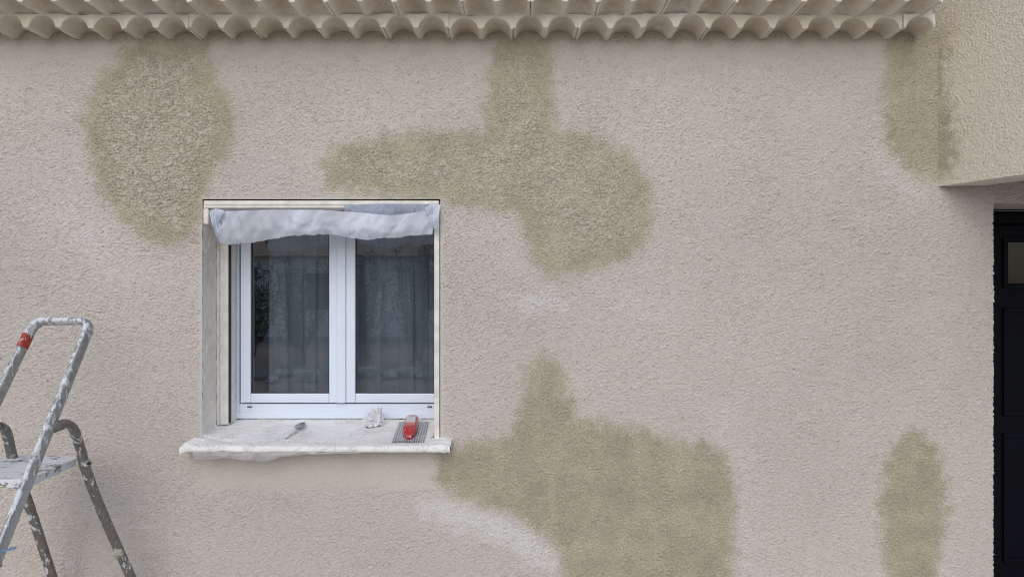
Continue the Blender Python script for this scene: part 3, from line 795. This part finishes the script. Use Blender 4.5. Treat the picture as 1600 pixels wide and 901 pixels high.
def chip():
    p = on_sill(657, 656.5); bm = bmesh.new(); bmesh.ops.create_icosphere(bm, subdivisions=3, radius=1)
    for v in bm.verts:
        v.co = Vector((v.co.x * .009 * (1 + .3 * math.sin(v.co.z * 5)), v.co.y * .007, max(-.1, v.co.z) * .006 * (1 + .4 * math.sin(v.co.x * 7))))
    me = bpy.data.meshes.new('plaster_crumb'); bm.to_mesh(me); bm.free()
    o = new_obj('plaster_crumb', me, M['sill'], smooth=True); o.location = p + Vector((0, 0, .004)); tag(o, 'small white plaster crumb at the back of the sill behind the red grip', 'crumb')
chip()

# ------------------------------------------------------------------ step ladder
def ladder():
    root = empty('step_ladder'); tag(root, 'paint splashed aluminium step ladder standing by the wall, left of the window', 'ladder')
    def P(px, py, y): return Vector((fx(px, y), y, fz(py, y)))
    # flattened tube of the front frame (profile axes: across, depth)
    def oval(w, t, n=14, e=.7):
        return [(w * math.copysign(abs(math.cos(a)) ** e, math.cos(a)), t * math.copysign(abs(math.sin(a)) ** e, math.sin(a))) for a in [2 * math.pi * i / n for i in range(n)]]
    def PL(pts, y0=None): return [P(a, b, y) for a, b, y in pts]
    tR, tL = P(133, 527, -.36), P(42, 527, -.31)
    dR, dL = Vector((-.022, -.31, -.511)), Vector((-.040, -.31, -.511))
    def rail_pt(z, left): o, d = (tL, dL) if left else (tR, dR); return o + d * ((z - o.z) / d.z)
    up = [rail_pt(z, False) for z in (.10, .4, .7, 1.0, 1.2, tR.z, tR.z + .018)]
    dn = [rail_pt(z, True) for z in (tL.z + .018, tL.z, 1.2, 1.0, .7, .4, .10)]
    c0, c1 = rail_pt(tR.z + .068, False), rail_pt(tL.z + .068, True); w = (c1 - c0).normalized(); r_ = .055
    def corner(a, c, b, n=7):
        return [a * (1 - t) ** 2 + c * 2 * t * (1 - t) + b * t * t for t in np.linspace(0, 1, n)]
    full = bez(up, 4)[:-1] + corner(up[-1], c0, c0 + w * r_) + [c0.lerp(c1, t) for t in (.3, .5, .7)] + corner(c1 - w * r_, c1, dn[0]) + bez(dn, 4)[1:]
    n = len(full); m = MB(); rings = []; prof = oval(.0125, .0225, 16, .6); k = len(prof)
    N0 = dR.cross(w).normalized(); N0 = N0 if N0.y < 0 else -N0
    for i in range(n):
        t = (full[min(i + 1, n - 1)] - full[max(i - 1, 0)]).normalized(); b = (N0 - t * N0.dot(t)).normalized(); a = t.cross(b)
        rings += [full[i] + a * q[0] + b * q[1] for q in prof]
    f = [(i * k + j, i * k + (j + 1) % k, (i + 1) * k + (j + 1) % k, (i + 1) * k + j) for i in range(n - 1) for j in range(k)] + [tuple(range(k)), tuple(range((n - 1) * k, n * k))]
    m.add(rings, f).build('front_frame', M['ladder_front'], root, smooth=True)
    # red paint band under the left bend
    bp = [rail_pt(z, True) for z in (1.402, 1.385, 1.368, 1.350)]; m = MB(); rings = []; prof2 = oval(.0137, .0237, 16, .6)
    for p in bp:
        t = dL.normalized(); b = (N0 - t * N0.dot(t)).normalized(); a = t.cross(b); rings += [p + a * q[0] + b * q[1] for q in prof2]
    f = [(i * k + j, i * k + (j + 1) % k, (i + 1) * k + (j + 1) % k, (i + 1) * k + j) for i in range(3) for j in range(k)]
    m.add(rings, f).build('red_band', splash_mat('red_tape', (.45, .05, .035), .5, thr=.57, sc=60, met=0), root, smooth=True)
    # rear legs: bent tubes coming off the rails
    prof3 = oval(.0195, .0135, 14, .6)
    for q in (PL([(82, 668, -.55), (93, 664, -.53), (105, 661, -.50), (114, 668, -.45), (121, 685, -.40), (127, 706, -.35), (135, 735, -.33), (160, 800, -.26), (205, 901, -.15)]),
              PL([(-18, 674, -.52), (-8, 668, -.50), (1, 664, -.47), (9, 672, -.42), (14, 690, -.37), (19, 712, -.32), (27, 738, -.30), (46, 790, -.24), (82, 901, -.12)])):
        d = q[-1] - q[-2]; q.append(q[-1] + d * ((q[-1].z - .075) / -d.z))
        leg = MB().sweep(bez(q, 6), prof3, up=(0, 1, .25)).build('leg', M['ladder_leg'], root, smooth=True)
        e = q[-1]; MB().box(e.x - .024, e.x + .024, e.y - .022, min(-.014, e.y + .022), .0605, .11).build('foot', M['black'], leg, bevel=.006)
    for lf in (False, True):
        e = rail_pt(.10, lf); MB().box(e.x - .025, e.x + .025, e.y - .03, e.y + .03, .0605, .13).build('foot', M['black'], root, bevel=.006)
    # platform: tread with slightly bowed back edge and a folded skirt
    z = .884; nx, ny = 25, 20; V = []
    for lvl in (0, 1):
        for j in range(ny):
            v = j / (ny - 1)
            for i in range(nx):
                u = i / (nx - 1); xl_, xr_ = -2.150 + .035 * (1 - v), -1.842 + .028 * (1 - v)
                yb_ = -.285 - .025 * u + .030 * math.sin(u * 3.14) ; yf_ = -.645
                V.append((xl_ + (xr_ - xl_) * u, yf_ + (yb_ - yf_) * v, z - .03 * lvl + (.0012 if i % 2 else 0) * (1 - lvl)))
    F = [tuple(q) for q in grid_faces(ny, nx)] + [tuple(int(a) + nx * ny for a in q)[::-1] for q in grid_faces(ny, nx)]
    rim = list(range(nx)) + [j * nx + nx - 1 for j in range(1, ny)] + [(ny - 1) * nx + i for i in range(nx - 2, -1, -1)] + [j * nx for j in range(ny - 2, 0, -1)]
    for a, b in zip(rim, rim[1:] + rim[:1]): F.append((a, a + nx * ny, b + nx * ny, b))
    MB().add(V, F).build('platform', M['ladder_step'], root)
    MB().box(-1.842, -1.815, -.33, -.32, z - .026, z - .008).build('bracket', M['ladder_front'], root, bevel=.003)
    cc = P(138, 722, -.345)
    for c_, ra, mt, le in ((cc, .012, M['ladder_front'], .016), (P(139, 723, -.362), .0065, M['black'], .004)):
        MB().sweep([c_ + Vector((0, .004, 0)), c_ + Vector((0, -le, 0))], [(ra * math.cos(a), ra * math.sin(a)) for a in [i * math.pi / 8 for i in range(16)]], up=(0, 0, 1)).build('bolt', mt, root)
    # plaster lump on the right leg
    bm = bmesh.new(); bmesh.ops.create_icosphere(bm, subdivisions=3, radius=1); c_ = P(184, 862, -.215)
    for v in bm.verts: v.co = Vector((v.co.x * .024, v.co.y * .016, v.co.z * .019)) * (1 + .22 * math.sin(v.co.x * 5 + v.co.z * 4)) + c_
    me = bpy.data.meshes.new('plaster_lump'); bm.to_mesh(me); bm.free(); new_obj('plaster_lump', me, simple('dried_plaster', (.45, .42, .36), .9, var=.2, scale=60, bump=.004, bscale=90), root, True)
    # lower steps
    for z in (.63, .38):
        e = rail_pt(z, False); g = rail_pt(z, True)
        MB().box(g.x + .012, e.x - .012, e.y - .02, e.y + .06, z - .025, z).build('step', M['ladder_step'], root, bevel=.004)
    # blue tape scraps
    blue = simple('blue_tape', (.14, .24, .40), .6)
    for c0_, c1_ in ((P(22, 762, -.648), P(36, 768, -.652)), (rail_pt(.672, False) + Vector((.008, -.012, 0)), P(25, 857, -.80))):
        hgt = Vector((0, 0, .011)); th = Vector((0, .002, 0)); q = [c0_, c1_, c1_ + hgt, c0_ + hgt * .5]; q += [p + th for p in q]
        MB().add(q, [(0, 1, 2, 3), (4, 5, 6, 7), (0, 1, 5, 4), (1, 2, 6, 5), (2, 3, 7, 6), (3, 0, 4, 7)]).build('tape_scrap', blue, root)
    # faded instruction sticker on the far rail: rows of tiny unreadable pictograms
    t = NT('faded_sticker'); co = t.new('ShaderNodeTexCoord').outputs['UV']
    br = t.new('ShaderNodeTexBrick'); br.inputs['Scale'].default_value = 6; br.inputs['Mortar Size'].default_value = .05; t.lk(co, br.inputs[0])
    bn = t.noise(16, 4, .7, co)
    f_ = t.math('MULTIPLY', t.rng(bn, .50, .56), .7)
    t.base(t.mix(f_, (.46, .47, .48), (.14, .14, .15))); t.set(Roughness=.6)
    rings = []; pts = [rail_pt(z, False) for z in np.linspace(.66, .90, 9)]
    for p in pts:
        tt = (pts[-1] - pts[0]).normalized(); b = (N0 - tt * N0.dot(tt)).normalized(); a = tt.cross(b)
        if a.x < 0: a = -a
        rings += [p + a * .0129 - b * .015, p + a * .0129 + b * .015]
    o = pym('sticker', rings, [(2 * i, 2 * i + 1, 2 * i + 3, 2 * i + 2) for i in range(8)], t.m, root)
    ul = o.data.uv_layers.new(name='uv')
    for l in o.data.loops: ul.data[l.index].uv = (l.vertex_index % 2, (l.vertex_index // 2) * .6)
    relocate(root, (-2.1, -.37, .06))
    return root
ladder()

# ------------------------------------------------------------------ the garden mirrored in the glass
def neighbour():
    r = empty('neighbour_house', (0, -19, 0)); tag(r, 'white low house across the garden, mirrored in the window glass', 'house')
    wm = simple('white_wall', (.80, .78, .74), .9, var=.06, scale=2)
    MB().box(-9, 7, -5, 0, 0, 2.7).build('wall', wm, r)
    v = [(-9.4, .5, 2.65), (7.4, .5, 2.65), (7.4, -5.4, 2.65), (-9.4, -5.4, 2.65), (-8.5, -2.5, 4.0), (6.5, -2.5, 4.0)]
    pym('roof', v, [(0, 1, 5, 4), (2, 3, 4, 5), (1, 2, 5), (3, 0, 4), (0, 3, 2, 1)], simple('neighbour_tiles', (.50, .36, .26), .9, var=.2, scale=9), r)
    for x in (-6.2, -2.4, 3.0):
        MB().box(x - .6, x + .6, -.02, .03, .9, 2.1).build('window', M['dark_paint'], r)
neighbour()
leafm = {}
def shrub(x, y, h, w, seed, dense, label, col):
    rnd = random.Random(seed); r = empty('shrub', (x, y, 0)); tag(r, label, 'shrub', 'shrubs across the garden')
    V = []; F = []; S = MB()
    for k in range(int(22 * dense)):
        a = rnd.uniform(0, 6.28); sp = rnd.uniform(.1, 1) * w; hh = h * rnd.uniform(.65, 1)
        path = [Vector((rnd.uniform(-.15, .15), rnd.uniform(-.15, .15), 0)), Vector((math.cos(a) * sp * .7, math.sin(a) * sp * .7, hh * .5)), Vector((math.cos(a) * sp, math.sin(a) * sp, hh))]
        pts = bez(path, 9); S.sweep(pts, [(.008, 0), (-.004, .007), (-.004, -.007)], up=(.3, 1, .1))
        for p in pts[4:]:
            for q in range(4):
                d = Vector((rnd.uniform(-1, 1), rnd.uniform(-1, 1), rnd.uniform(-.2, 1))).normalized(); L = rnd.uniform(.10, .2); s = d.cross(Vector((rnd.uniform(-1, 1), rnd.uniform(-1, 1), .5))).normalized() * .014
                b = len(V); o = p + Vector((rnd.uniform(-.05, .05), rnd.uniform(-.05, .05), rnd.uniform(-.05, .05)))
                V += [o, o + d * L * .5 + s, o + d * L, o + d * L * .5 - s]; F.append((b, b + 1, b + 2, b + 3))
    S.build('stem', simple('stems', (.16, .13, .08), .8), r)
    pym('foliage', V, F, simple('leaves', col, .6, var=.4, scale=5), r)
for i, (x, y, h, w) in enumerate(((-4.6, -11.2, 2.3, .8), (-3.3, -11.8, 2.6, .9), (-2.1, -11.3, 2.9, .8), (-6.2, -12.5, 2.2, 1.0), (-.9, -12.2, 2.5, 1.0))):
    shrub(x, y, h, w, 40 + i, 1.3, ['narrow leaved green shrub, left of centre in the glass reflection', 'broad oleander shrub in the middle of the glass reflection', 'tall oleander shrub at the right edge of the glass reflection',
          'far left shrub standing in front of the white house opposite', 'rightmost shrub opposite the house, beside the tall oleander'][i], [(.06, .09, .03), (.05, .08, .03), (.07, .10, .035), (.05, .075, .03), (.06, .085, .03)][i])
def rocks():
    rnd = random.Random(3); rm = simple('pale_stone', (.55, .52, .47), .85, var=.2, scale=6, bump=.01, bscale=20)
    from mathutils import noise as mn
    for i in range(22):
        bm = bmesh.new(); bmesh.ops.create_icosphere(bm, subdivisions=3, radius=1); sx, sy, sz = rnd.uniform(.09, .22), rnd.uniform(.09, .18), rnd.uniform(.06, .13)
        for v in bm.verts:
            n = 1 + .5 * mn.noise(v.co * 1.6 + Vector((i * 7, 0, 0))); v.co = Vector((v.co.x * sx * n, v.co.y * sy * n, v.co.z * sz * n))
        me = bpy.data.meshes.new('garden_stone'); bm.to_mesh(me); bm.free()
        o = new_obj('garden_stone', me, rm, smooth=True); o.location = (-5.2 + i * .19 + rnd.uniform(-.1, .1), -8.6 + rnd.uniform(-.7, .6), sz * .5); o.rotation_euler = (0, 0, rnd.uniform(0, 3))
        tag(o, 'pale rounded stone in the rockery mirrored low in the window glass', 'stone', 'rockery stones across the garden')
rocks()
